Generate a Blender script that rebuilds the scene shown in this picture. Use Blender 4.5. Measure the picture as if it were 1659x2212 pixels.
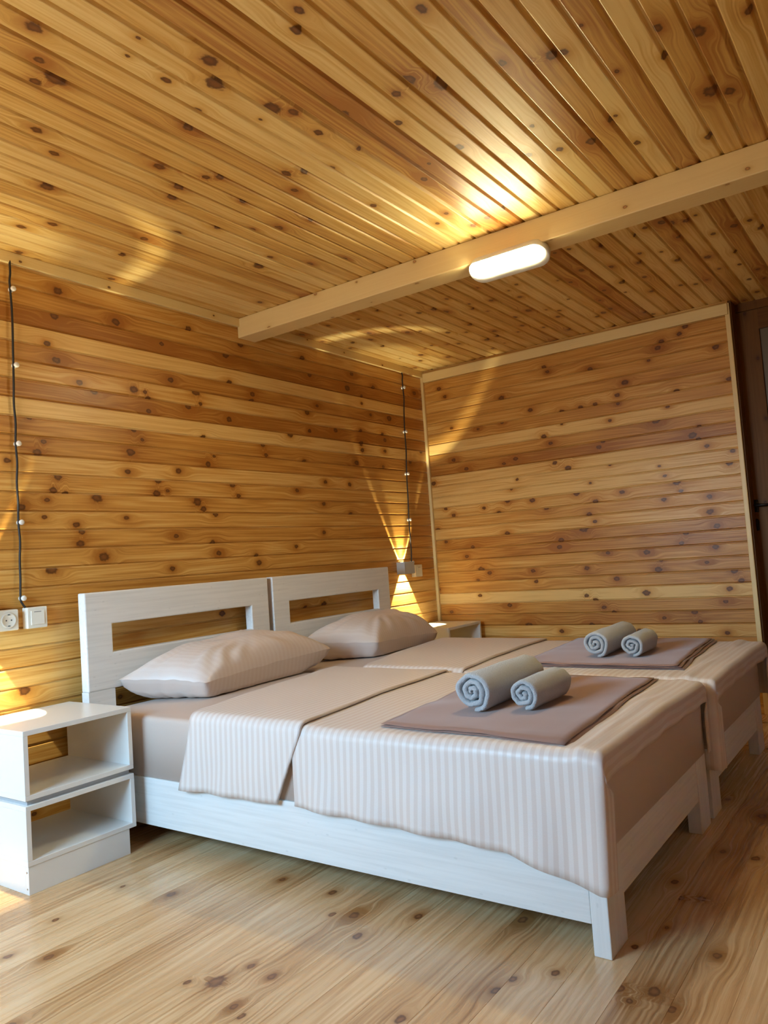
import bpy, bmesh, math, random
from mathutils import Vector, Matrix
from mathutils import noise as mn

for o in list(bpy.data.objects): bpy.data.objects.remove(o, do_unlink=True)
SC = bpy.context.scene
COL = SC.collection
PI = math.pi

# ------------------------------------------------------------------ camera
cd = bpy.data.cameras.new('camera'); cam = bpy.data.objects.new('camera', cd); COL.objects.link(cam)
cd.sensor_fit = 'VERTICAL'; cd.sensor_height = 36.0; cd.lens = 36.0 * 1654.813 / 2212.0; cd.clip_start = 0.02
cam.matrix_world = Matrix(((0.5797501819, -0.0080981342, -0.8147540407, -4.4716320),
                           (-0.8117355793, -0.0923030586, -0.5766849181, -2.7676436),
                           (-0.0705342181, 0.9956980293, -0.0600862585, 0.9643185),
                           (0, 0, 0, 1)))
SC.camera = cam
# ------------------------------------------------------------------ view
SC.view_settings.view_transform = 'Standard'; SC.view_settings.look = 'None'
SC.view_settings.exposure = 0.36; SC.view_settings.gamma = 1.0; SC.view_settings.use_curve_mapping = False
# ------------------------------------------------------------------ daylight outside the room
SKY_UP, SKY_DOWN = 34.0, 9.0
w = bpy.data.worlds.new('daylight'); SC.world = w; w.use_nodes = True
nt = w.node_tree; nt.nodes.clear()
tc = nt.nodes.new('ShaderNodeTexCoord'); sx = nt.nodes.new('ShaderNodeSeparateXYZ')
rp = nt.nodes.new('ShaderNodeValToRGB'); bg = nt.nodes.new('ShaderNodeBackground'); wo = nt.nodes.new('ShaderNodeOutputWorld')
mr = nt.nodes.new('ShaderNodeMapRange'); mr.inputs[1].default_value = -0.25; mr.inputs[2].default_value = 0.25
ms = nt.nodes.new('ShaderNodeMapRange'); ms.inputs[1].default_value = -0.2; ms.inputs[2].default_value = 0.2
ms.inputs[3].default_value = SKY_DOWN; ms.inputs[4].default_value = SKY_UP
rp.color_ramp.elements[0].color = (0.92, 0.82, 0.66, 1); rp.color_ramp.elements[1].color = (0.40, 0.71, 1.0, 1)
nt.links.new(tc.outputs['Generated'], sx.inputs[0]); nt.links.new(sx.outputs['Z'], mr.inputs[0]); nt.links.new(sx.outputs['Z'], ms.inputs[0])
nt.links.new(mr.outputs[0], rp.inputs[0]); nt.links.new(rp.outputs[0], bg.inputs[0]); nt.links.new(ms.outputs[0], bg.inputs[1])
nt.links.new(bg.outputs[0], wo.inputs[0])
WIN_X, WY0, WY1, WZ0, WZ1 = -4.98, -1.35, -0.15, 0.92, 1.85
pl = bpy.data.lights.new('window_daylight', 'AREA'); pl.shape = 'RECTANGLE'; pl.size = WY1 - WY0; pl.size_y = WZ1 - WZ0
po = bpy.data.objects.new('window_daylight', pl); COL.objects.link(po)
po.location = (WIN_X - 0.06, (WY0 + WY1) / 2, (WZ0 + WZ1) / 2); po.rotation_euler = (PI / 2, 0, -PI / 2)
pl.cycles.is_portal = True
LAMP_WATT = 60.0; LAMP_COL = (1.0, 0.87, 0.50)
SCONCE_COL = (1.0, 0.92, 0.58)

# ------------------------------------------------------------------ helpers
def link(o, parent=None):
    COL.objects.link(o)
    if parent is not None: o.parent = parent
    return o
def tag(o, label=None, cat=None, group=None, kind=None):
    if label: o['label'] = label
    if cat: o['category'] = cat
    if group: o['group'] = group
    if kind: o['kind'] = kind
    return o
def empty(name, loc, label, cat, group=None):
    o = bpy.data.objects.new(name, None); o.location = loc; o.empty_display_size = .05
    return tag(link(o), label, cat, group)
def from_bm(name, bm, mat, parent=None, smooth=False, rel=(0, 0, 0)):
    me = bpy.data.meshes.new(name)
    bmesh.ops.recalc_face_normals(bm, faces=bm.faces[:])
    if rel != (0, 0, 0): bmesh.ops.translate(bm, vec=Vector(rel) * -1, verts=bm.verts[:])
    bm.to_mesh(me); bm.free()
    if smooth: me.polygons.foreach_set('use_smooth', [True] * len(me.polygons))
    me.materials.append(mat)
    return link(bpy.data.objects.new(name, me), parent)
def add_box(bm, x0, x1, y0, y1, z0, z1, bev=0.0, seg=2):
    r = bmesh.ops.create_cube(bm, size=1.0)
    for v in r['verts']:
        v.co = Vector(((x0 + x1) / 2 + v.co.x * (x1 - x0), (y0 + y1) / 2 + v.co.y * (y1 - y0), (z0 + z1) / 2 + v.co.z * (z1 - z0)))
    if bev:
        es = list({e for v in r['verts'] for e in v.link_edges})
        bmesh.ops.bevel(bm, geom=es, offset=bev, segments=seg, affect='EDGES', profile=.5)
def box(name, dims, mat, parent=None, bev=.002, rel=(0, 0, 0), smooth=False):
    bm = bmesh.new()
    for d in (dims if isinstance(dims[0], (tuple, list)) else [dims]): add_box(bm, *d, bev=bev)
    return from_bm(name, bm, mat, parent, smooth, rel)
def add_tube(bm, pts, r, seg=10):
    rings = []
    for i, p in enumerate(pts):
        p = Vector(p); a = Vector(pts[max(0, i - 1)]); b = Vector(pts[min(len(pts) - 1, i + 1)])
        t = (b - a).normalized(); s = t.cross(Vector((0, 1, .13))).normalized(); q = t.cross(s)
        rr = r[i] if isinstance(r, (list, tuple)) else r
        rings.append([bm.verts.new(p + (s * math.cos(2 * PI * k / seg) + q * math.sin(2 * PI * k / seg)) * rr) for k in range(seg)])
    for A, B in zip(rings, rings[1:]):
        for k in range(seg): bm.faces.new((A[k], A[(k + 1) % seg], B[(k + 1) % seg], B[k]))
    bm.faces.new(rings[0][::-1]); bm.faces.new(rings[-1])
def lathe_y(bm, cx, cy, cz, prof, seg=20):
    """profile of (distance from wall, radius) turned about the -y axis"""
    rings = [[bm.verts.new((cx + r * math.cos(2 * PI * k / seg), cy - d, cz + r * math.sin(2 * PI * k / seg))) for k in range(seg)] for d, r in prof]
    for A, B in zip(rings, rings[1:]):
        for k in range(seg): bm.faces.new((A[k], A[(k + 1) % seg], B[(k + 1) % seg], B[k]))
    bm.faces.new(rings[0]); bm.faces.new(rings[-1])
def grid_mesh(name, P, mat, parent=None, thick=0.0, off=0.0, uv=None, rel=(0, 0, 0)):
    """P[i][j] positions -> smooth sheet"""
    n, m = len(P), len(P[0]); vs = [Vector(p) - Vector(rel) for r in P for p in r]
    fs = [(i * m + j, i * m + j + 1, (i + 1) * m + j + 1, (i + 1) * m + j) for i in range(n - 1) for j in range(m - 1)]
    me = bpy.data.meshes.new(name); me.from_pydata(vs, [], fs)
    if uv:
        L = me.uv_layers.new(name='UVMap')
        for pg in me.polygons:
            for li in pg.loop_indices:
                k = me.loops[li].vertex_index; L.data[li].uv = uv[k // m][k % m]
    me.polygons.foreach_set('use_smooth', [True] * len(me.polygons)); me.materials.append(mat)
    o = link(bpy.data.objects.new(name, me), parent)
    if thick:
        s = o.modifiers.new('thickness', 'SOLIDIFY'); s.thickness = thick; s.offset = off
    return o

# ------------------------------------------------------------------ materials
class NT:
    def __init__(s, name):
        s.m = bpy.data.materials.new(name); s.m.use_nodes = True; s.t = s.m.node_tree; s.t.nodes.clear()
        s.out = s.t.nodes.new('ShaderNodeOutputMaterial'); s.b = s.t.nodes.new('ShaderNodeBsdfPrincipled')
        s.t.links.new(s.b.outputs[0], s.out.inputs[0])
    def n(s, typ): return s.t.nodes.new('ShaderNode' + typ)
    def set(s, sock, v):
        if isinstance(v, (int, float)): sock.default_value = v
        elif isinstance(v, (tuple, list)): sock.default_value = v
        else: s.t.links.new(v, sock)
    def M(s, op, a, b=0.0, c=None, clamp=False):
        q = s.n('Math'); q.operation = op; q.use_clamp = clamp; s.set(q.inputs[0], a); s.set(q.inputs[1], b)
        if c is not None: s.set(q.inputs[2], c)
        return q.outputs[0]
    def xyz(s, a, b, c):
        q = s.n('CombineXYZ'); s.set(q.inputs[0], a); s.set(q.inputs[1], b); s.set(q.inputs[2], c); return q.outputs[0]
    def sep(s, v):
        q = s.n('SeparateXYZ'); s.t.links.new(v, q.inputs[0]); return q.outputs
    def noise(s, vec, scale=1.0, detail=2.0, rough=.5):
        q = s.n('TexNoise'); s.t.links.new(vec, q.inputs['Vector']); q.inputs['Scale'].default_value = scale
        q.inputs['Detail'].default_value = detail; q.inputs['Roughness'].default_value = rough; return q.outputs[0]
    def mix(s, f, a, b):
        q = s.n('Mix'); q.data_type = 'RGBA'; s.set(q.inputs[0], f); s.set(q.inputs[6], a); s.set(q.inputs[7], b); return q.outputs[2]
    def rng(s, v, a, b, c=0.0, d=1.0, smooth=True):
        q = s.n('MapRange'); q.interpolation_type = 'SMOOTHSTEP' if smooth else 'LINEAR'
        s.set(q.inputs[0], v); s.set(q.inputs[1], a); s.set(q.inputs[2], b); s.set(q.inputs[3], c); s.set(q.inputs[4], d); return q.outputs[0]
    def bump(s, h, strength, dist):
        q = s.n('Bump'); q.inputs['Strength'].default_value = strength; q.inputs['Distance'].default_value = dist
        s.t.links.new(h, q.inputs['Height']); s.t.links.new(q.outputs[0], s.b.inputs['Normal'])
    def P(s, **k):
        for a, v in k.items(): s.set(s.b.inputs[a.replace('_', ' ')], v)
        return s.m
def c4(r, g, b): return (r, g, b, 1.0)
def wood(name, light, mid, dark, rough=.34, grain=1.0, knotcol=(.085, .028, .008), gscale=1.0, spec=.5):
    t = NT(name)
    uv = t.n('UVMap'); uv.uv_map = 'UVMap'; u, v, _ = t.sep(uv.outputs[0])
    ka = t.n('Attribute'); ka.attribute_name = 'knot'; ku, kv, kr = t.sep(ka.outputs['Vector'])
    ba = t.n('Attribute'); ba.attribute_name = 'board'; tone, rnd, fwid = t.sep(ba.outputs['Vector'])
    kc = t.n('Attribute'); kc.attribute_name = 'second_knot'; ku2, kv2, kr2 = t.sep(kc.outputs['Vector'])
    du = t.M('SUBTRACT', u, ku); dv = t.M('SUBTRACT', v, kv)
    wob = t.noise(t.xyz(t.M('MULTIPLY', u, 70), t.M('MULTIPLY', v, 90), rnd), 1, 2)
    du2 = t.M('MULTIPLY', du, du); dv2 = t.M('MULTIPLY', dv, dv)
    e = t.M('DIVIDE', t.M('SQRT', t.M('ADD', t.M('MULTIPLY', du2, .5), dv2)), kr)
    e = t.M('ADD', e, t.M('MULTIPLY', t.M('SUBTRACT', wob, .5), .9))
    eu = t.M('SUBTRACT', u, ku2); ev = t.M('SUBTRACT', v, kv2)
    e2 = t.M('DIVIDE', t.M('SQRT', t.M('ADD', t.M('MULTIPLY', t.M('MULTIPLY', eu, eu), .5), t.M('MULTIPLY', ev, ev))), kr2)
    e = t.M('MINIMUM', e, t.M('ADD', e2, t.M('MULTIPLY', t.M('SUBTRACT', wob, .5), .9)))
    kmask = t.rng(e, 1.15, .7)
    halo = t.M('DIVIDE', 1.0, t.M('ADD', 1.0, t.M('MULTIPLY', t.M('MULTIPLY', e, e), .42)))
    R2 = t.M('MULTIPLY', t.M('MULTIPLY', kr, kr), 3.2)
    wq = t.M('ADD', t.M('ADD', t.M('MULTIPLY', du2, .07), dv2), 1e-7)
    fade = t.rng(t.M('ABSOLUTE', du), fwid, t.M('MULTIPLY', fwid, .3))
    psi = t.M('MULTIPLY', dv, t.M('SUBTRACT', 1.0, t.M('MULTIPLY', t.M('MINIMUM', 1.0, t.M('DIVIDE', R2, wq)), fade)))
    g = t.M('ADD', kv, psi)
    sway = t.M('MULTIPLY', t.M('SUBTRACT', t.noise(t.xyz(t.M('MULTIPLY', u, 1.6), rnd, t.M('MULTIPLY', rnd, 31)), 1, 2), .5), .016)
    g = t.M('ADD', g, sway)
    G1 = t.noise(t.xyz(t.M('MULTIPLY', u, 2.2), t.M('MULTIPLY', g, 130 * gscale), t.M('MULTIPLY', rnd, 37)), 1, 4, .6)
    G2 = t.noise(t.xyz(t.M('MULTIPLY', u, .9), t.M('MULTIPLY', g, 22 * gscale), t.M('MULTIPLY', rnd, 91)), 1, 1)
    rings = t.M('MULTIPLY', t.M('SINE', t.M('MULTIPLY', G2, 46)), .5)
    fib = t.noise(t.xyz(t.M('MULTIPLY', u, 25), t.M('MULTIPLY', g, 1500), rnd), 1, 2)
    blot = t.noise(t.xyz(t.M('MULTIPLY', u, 2.0), t.M('MULTIPLY', v, 7), t.M('MULTIPLY', rnd, 17)), 1, 2)
    f = t.M('ADD', tone, t.M('MULTIPLY', t.M('SUBTRACT', G1, .5), 1.0 * grain))
    f = t.M('ADD', f, t.M('MULTIPLY', rings, .22 * grain))
    f = t.M('ADD', f, t.M('MULTIPLY', t.M('SUBTRACT', fib, .5), .25 * grain))
    f = t.M('ADD', f, t.M('MULTIPLY', t.M('SUBTRACT', blot, .5), .5 * grain))
    f = t.M('ADD', f, t.M('MULTIPLY', halo, .75), clamp=True)
    r = t.n('ValToRGB'); r.color_ramp.elements[0].color = c4(*light); r.color_ramp.elements[1].color = c4(*dark)
    el = r.color_ramp.elements.new(.5); el.color = c4(*mid); t.t.links.new(f, r.inputs[0])
    kcol = t.mix(t.rng(e, .1, .9), c4(knotcol[0] * 2.2, knotcol[1] * 2.4, knotcol[2] * 2), c4(*knotcol))
    col = t.mix(t.M('MULTIPLY', kmask, .93), r.outputs[0], kcol)
    t.bump(t.M('ADD', t.M('MULTIPLY', G1, .7), t.M('MULTIPLY', fib, .3)), .12, .002)
    ro = t.M('ADD', rough, t.M('MULTIPLY', t.M('SUBTRACT', G1, .5), .25))
    return t.P(Base_Color=col, Roughness=ro, Specular_IOR_Level=spec)
M_PINE = wood('varnished_pine_boards', (.80, .53, .19), (.60, .30, .066), (.36, .135, .020), rough=.34, spec=.28)
M_CEIL = wood('varnished_pine_ceiling_boards', (.84, .62, .26), (.66, .40, .11), (.40, .165, .032), rough=.42)
M_BEAM = wood('planed_pine_beam', (.84, .66, .33), (.76, .56, .25), (.58, .37, .13), rough=.45, grain=.35, knotcol=(.25, .11, .04))
M_TRIM = wood('pine_trim', (.82, .64, .30), (.74, .53, .21), (.55, .32, .11), rough=.38, grain=.5)
M_FLOOR = wood('varnished_pine_floor', (.77, .53, .30), (.60, .36, .17), (.34, .155, .05), rough=.26, grain=1.25, knotcol=(.13, .05, .022))
M_DOOR = wood('shade_darkened_door', (.20, .085, .014), (.14, .056, .009), (.08, .03, .005), rough=.5, grain=.5, knotcol=(.05, .015, .005), spec=.2)  # shade of the dim corridor is put into this door and frame colour
def paint(name, col, rough=.45, streak=0.0, axis=0):
    t = NT(name); tcn = t.n('TexCoord'); x, y, z = t.sep(tcn.outputs['Object'])
    sc = [90, 90, 90]; sc[axis] = 3
    nz = t.noise(t.xyz(t.M('MULTIPLY', x, sc[0]), t.M('MULTIPLY', y, sc[1]), t.M('MULTIPLY', z, sc[2])), 1, 3, .6)
    vo = t.n('TexVoronoi'); sv = [7, 7, 7]; sv[axis] = 3.2
    t.t.links.new(t.xyz(t.M('MULTIPLY', x, sv[0]), t.M('MULTIPLY', y, sv[1]), t.M('MULTIPLY', z, sv[2])), vo.inputs['Vector'])
    kn = t.M('MULTIPLY', t.rng(vo.outputs['Distance'], .13, .05), streak)
    dk = tuple(c * .80 for c in col)
    c = t.mix(t.M('ADD', t.M('MULTIPLY', t.rng(nz, .35, .75), streak), kn, clamp=True), c4(*col), c4(*dk))
    t.bump(nz, .10 * (1 if streak else .2), .001)
    return t.P(Base_Color=c, Roughness=rough)
M_BEDX = paint('whitewashed_bed_wood_across', (.78, .775, .76), .42, .5, 0)
M_BEDY = paint('whitewashed_bed_wood_along', (.78, .775, .76), .42, .5, 1)
M_BEDZ = paint('whitewashed_bed_wood_upright', (.78, .775, .76), .42, .5, 2)
M_NS = paint('white_melamine', (.80, .80, .78), .30)
M_PLASTIC = paint('white_plastic', (.80, .79, .72), .35)
M_GREYP = paint('grey_sconce_metal', (.45, .45, .43), .4)
def plain(name, col, rough=.5, metal=0.0, spec=.5):
    t = NT(name); tcn = t.n('TexCoord'); nz = t.noise(tcn.outputs['Object'], 160, 2)
    return t.P(Base_Color=t.mix(nz, c4(*[c * .92 for c in col]), c4(*col)), Roughness=rough, Metallic=metal, Specular_IOR_Level=spec)
M_CABLE = plain('black_braided_cable', (.012, .009, .008), .6)
M_PORC = plain('white_porcelain', (.78, .74, .68), .18)
M_BLACK = plain('blackened_iron', (.015, .012, .012), .35, .6)
M_STEEL = plain('zinc_screw', (.5, .5, .5), .3, 1.0)
M_PANEL = plain('dull_door_panel', (.12, .085, .045), .4)
M_GAP = plain('shadow_gap_spacer', (.42, .44, .46), .5)
M_SLOT = plain('dark_socket_hole', (.06, .08, .09), .5)
def cloth(name, a, b, pitch, axis, rough=.55, sheen=.08, weave=1.0):
    """satin stripe cloth: stripes vary in gloss, with some of their sheen put into the colour"""
    t = NT(name); uv = t.n('UVMap'); uv.uv_map = 'UVMap'; q = t.sep(uv.outputs[0]); s = q[axis]
    if pitch:
        ph = t.M('FRACT', t.M('DIVIDE', s, pitch)); tri = t.M('ABSOLUTE', t.M('SUBTRACT', ph, .5))
        st = t.rng(tri, .20, .30)
    else: st = t.M('ADD', 0.0, 0.0)
    tn = t.n('TexCoord'); nz = t.noise(tn.outputs['Object'], 350, 2); n2 = t.noise(tn.outputs['Object'], 9, 2)
    col = t.mix(st, c4(*a), c4(*b)); col = t.mix(t.M('MULTIPLY', nz, .18), col, c4(*[c * .7 for c in a]))
    t.bump(t.M('ADD', t.M('MULTIPLY', nz, .25), t.M('MULTIPLY', n2, .6)), .25 * weave, .004)
    return t.P(Base_Color=col, Roughness=t.M('SUBTRACT', rough, t.M('MULTIPLY', st, .10)), Sheen_Weight=sheen, Sheen_Roughness=.4)
M_DUVET = cloth('champagne_satin_stripe', (.69, .58, .525), (.765, .69, .65), .0245, 1, .50)
M_SHEET = cloth('champagne_fitted_sheet', (.60, .48, .415), (.60, .48, .415), 0, 1, .6)
M_PILLOW = cloth('champagne_pillowcase', (.68, .56, .495), (.70, .59, .53), .022, 0, .52)
M_THROW = cloth('mauve_brown_throw', (.31, .175, .138), (.31, .175, .138), 0, 1, .85, .4)
def terry(name, col):
    t = NT(name); tn = t.n('TexCoord'); nz = t.noise(tn.outputs['Object'], 260, 3, .7)
    t.bump(nz, .9, .006)
    return t.P(Base_Color=t.mix(nz, c4(*[c * .80 for c in col]), c4(*[c * 1.2 for c in col])), Roughness=.95, Sheen_Weight=.4)
M_TOWEL = terry('grey_terry', (.56, .585, .61))
def glow(name, col, strength):
    m = bpy.data.materials.new(name); m.use_nodes = True; t = m.node_tree; t.nodes.clear()
    o = t.nodes.new('ShaderNodeOutputMaterial'); e = t.nodes.new('ShaderNodeEmission')
    e.inputs[0].default_value = c4(*col); e.inputs[1].default_value = strength; t.links.new(e.outputs[0], o.inputs[0]); return m

# ------------------------------------------------------------------ knots seen in the boards (mm along, mm across, size)
KN_LEFT = [(-2724,2130,14),(-2745,2023,13),(-2459,2059,14),(-2781,1904,10),(-2744,1843,12),(-2646,1767,10),(-2581,1739,12),(-2868,1596,7),(-2814,1509,8),(-2842,1465,14),(-2420,1498,13),(-2434,1410,10),(-2761,1374,12),(-2782,1320,12),(-2730,1308,10),(-2595,1296,14),(-2810,1281,8),(-2915,1252,12),(-2824,1214,8),(-2690,1184,10),(-2667,1155,10),(-2676,1109,13),(-2572,1051,17),(-2804,1010,16),(-2962,1426,10),(-2055,2112,12),(-1720,2101,13),(-2218,2010,9),(-1828,2027,14),(-2178,1848,11),(-1810,1892,11),(-2383,1775,14),(-2324,1772,8),(-2033,1812,17),(-2310,1745,10),(-2085,1737,12),(-2008,1758,8),(-1657,1852,12),(-1664,1816,12),(-2310,1688,10),(-1829,1703,12),(-2394,1597,10),(-2353,1556,7),(-2001,1598,11),(-2415,1496,15),(-1941,1511,7),(-1981,1470,12),(-2162,1428,11),(-2279,1378,12),(-2289,1321,13),(-2229,1334,7),(-1831,1378,13),(-1795,1323,10),(-2589,1293,15),(-2060,1288,17),(-2026,1255,12),(-1954,1230,11),(-2453,1212,8),(-2196,1130,9),(-1980,1094,11),(-1946,1044,11),(-1697,1024,10),(-2226,985,10),(-852,1998,16),(-583,2041,12),(-1248,2113,12),(-1193,2026,12),(-800,2093,12),(-1236,1806,12),(-1145,1855,9),(-631,1860,9),(-713,1970,9),(-718,1923,8),(-430,1860,17),(-1225,1703,10),(-992,1728,12),(-1386,1669,16),(-747,1748,10),(-747,1671,15),(-743,1630,12),(-495,1713,12),(-504,1642,10),(-518,1749,10),(-77,1668,10),(-1604,1592,10),(-1584,1541,9),(-1284,1529,10),(-811,1548,14),(-535,1539,10),(-221,1590,12),(-1115,1420,10),(-892,1414,11),(-1361,1364,10),(-1143,1295,10),(-107,2069,14),(-1681,987,13),(-1573,685,12),(-1948,758,13),(-1198,734,15),(-1353,731,10),(-900,1239,10),(-752,1665,10),(-1157,1133,10),(-1396,1061,9),(-2932,571,15),]
KN_BACK = [(-133,2090,12),(-175,2028,10),(-356,2177,10),(-958,2169,12),(-901,2084,10),(-922,2049,9),(-1193,2011,11),(-1757,2140,11),(-1722,2106,10),(-1621,2086,10),(-1597,2052,12),(-1906,1989,12),(-1540,1990,7),(-1394,1891,14),(-594,1943,13),(-1956,1803,10),(-1676,1788,11),(-1344,1825,11),(-1342,1774,8),(-788,1831,11),(-992,1787,11),(-1113,1792,10),(-1206,1794,10),(-209,1805,8),(-408,1769,8),(-585,1783,8),(-986,1709,6),(-1285,1683,8),(-1622,1707,8),(-862,1651,13),(-903,1603,10),(-1551,1639,16),(-1779,1570,8),(-1741,1525,16),(-1771,1500,10),(-1234,1566,10),(-1207,1535,11),(-1810,1455,9),(-206,1589,11),(-298,1518,11),(-575,1518,9),(-659,1538,12),(-920,1477,11),(-1003,1434,15),(-1262,1420,6),(-1545,1377,6),(-1939,1410,10),(-1916,1347,14),(-35,1450,13),(-659,1405,8),(-614,1349,8),(-1134,1327,6),(-1571,1319,8),(-1633,1275,14),(-1651,1223,9),(-115,1267,9),(-406,1246,9),(-578,1277,13),(-751,1261,12),(-1042,1273,13),(-1320,1252,10),(-174,1219,10),(-511,1206,10),(-841,1204,11),(-1156,1212,12),(-1554,1184,10),(-1799,1175,10),(-41,1133,10),(-1111,1140,12),(-1143,1094,9),(-1795,1091,13),(-559,1068,12),(-1070,1058,20),(-1824,1012,13),(-1655,985,11),(-1627,930,10),(-100,1045,9),(-300,997,10),(-250,937,10),(-920,998,13),(-905,957,12),(-1805,898,12),(-1431,892,13),(-1204,902,10),(-350,846,16),(-410,820,11),(-716,819,11),(-1068,818,11),(-1488,790,14),(-1508,841,8),(-1752,816,8),(-1888,763,13),(-1920,710,11),(-1243,747,12),(-321,778,8),(-732,752,10),(-14,727,10),(-327,677,10),(-1051,654,11),(-1408,660,15),(-1856,667,12),(-1104,627,11),(-536,608,12),(-1152,582,10),(-1830,599,9),(-101,573,10),(-1209,552,10),(-1662,544,12),(-1496,515,9),(-1689,491,10),(-658,481,16),(-1068,478,13),(-873,441,10),(-1352,443,12),(-1823,430,10)]
KN_CEIL = [(-3516,-1209,14),(-3449,-1114,10),(-3381,-1077,20),(-3410,-1030,12),(-3294,-835,12),(-3195,-759,11),(-3177,-1418,17),(-3105,-1356,19),(-2928,-1394,19),(-2874,-1423,12),(-2750,-1409,11),(-2911,-1331,5),(-3199,-1277,10),(-3319,-1283,5),(-3342,-1355,5),(-3060,-1235,9),(-3019,-1148,11),(-2773,-1525,12),(-3118,-1651,11),(-3162,-1702,10),(-2749,-1689,11),(-2630,-1616,10),(-2594,-1439,6),(-2566,-1309,9),(-2604,-1227,11),(-2639,-1178,13),(-2537,-1121,10),(-2259,-1251,9),(-2940,-919,13),(-2814,-861,13),(-2783,-788,12),(-2798,-974,10),(-2766,-1004,10),(-2597,-939,10),(-2519,-722,10),(-2423,-803,10),(-2361,-882,14),(-2323,-1012,10),(-2014,-736,12),(-1952,-872,12),(-3007,-242,12),(-2944,-335,12),(-2647,-459,12),(-2614,-275,10),(-2597,-587,12),(-2149,-566,18),(-2186,-668,10),(-2494,-38,11),(-1828,-256,10),(-3100,-561,16),(-2901,-34,10),(-2980,-1920,12),(-2673,-1973,10),(-2630,-2031,6),(-2614,-2085,14),(-2604,-2115,10),(-2702,-1808,20),(-2780,-1751,14),(-2749,-1688,10),(-2629,-1615,10),(-2390,-1682,12),(-2369,-1556,6),(-2293,-1489,10),(-2257,-1250,10),(-2014,-1410,8),(-1964,-1340,8),(-2341,-1906,7),(-2154,-1916,10),(-2192,-1826,10),(-2201,-1757,12),(-1991,-1714,10),(-2218,-2119,6),(-2197,-2101,10),(-2016,-2121,10),(-2430,-2194,6),(-2128,-2010,14),(-2534,-2333,11),(-2450,-2409,17),(-2151,-2373,19),(-2113,-2416,14),(-2403,-2314,10),(-1889,-2310,12),(-2444,-2526,10),(-1896,-1582,10),(-1872,-1504,10),(-1850,-1431,10),(-1264,-1736,12),(-1264,-1880,7),(-1054,-1565,12),(-732,-1758,10),(-421,-1921,10),(-372,-1458,12),(-840,-1940,12),(-772,-2057,14),(-736,-2168,10),(-1267,-2086,12),(-1289,-2033,14),(-1040,-2139,10),(-1321,-1937,10),(-953,-2310,14),(-936,-1466,10),(-368,-1462,13),(-930,-1193,10),(-993,-1064,10),(-640,-1026,12),(-712,-782,12),(-1016,-809,14),(-19,-1362,10)]
KN_FLOOR = [(-2984,-615,7),(-2952,-808,11),(-3221,-632,8),(-3354,-819,10),(-2807,-1394,13),(-2895,-1473,11),(-2722,-1248,10),(-2734,-1556,10),(-2625,-1812,12),(-2720,-1047,8),(-2830,-1336,9),(-3258,-1245,8),(-3222,-1305,18),(-3133,-1329,8),(-3144,-1409,9),(-3275,-1420,8),(-3292,-1460,8),(-3136,-1772,10),(-2948,-1898,9),(-2889,-1911,8),(-2822,-1985,9),(-2814,-2131,9),(-2792,-2197,13),(-2850,-2162,7),(-2308,-2183,10),(-2326,-2134,8),(-1960,-2164,8),(-2839,-2245,9),(-2584,-2280,9)]

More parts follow.
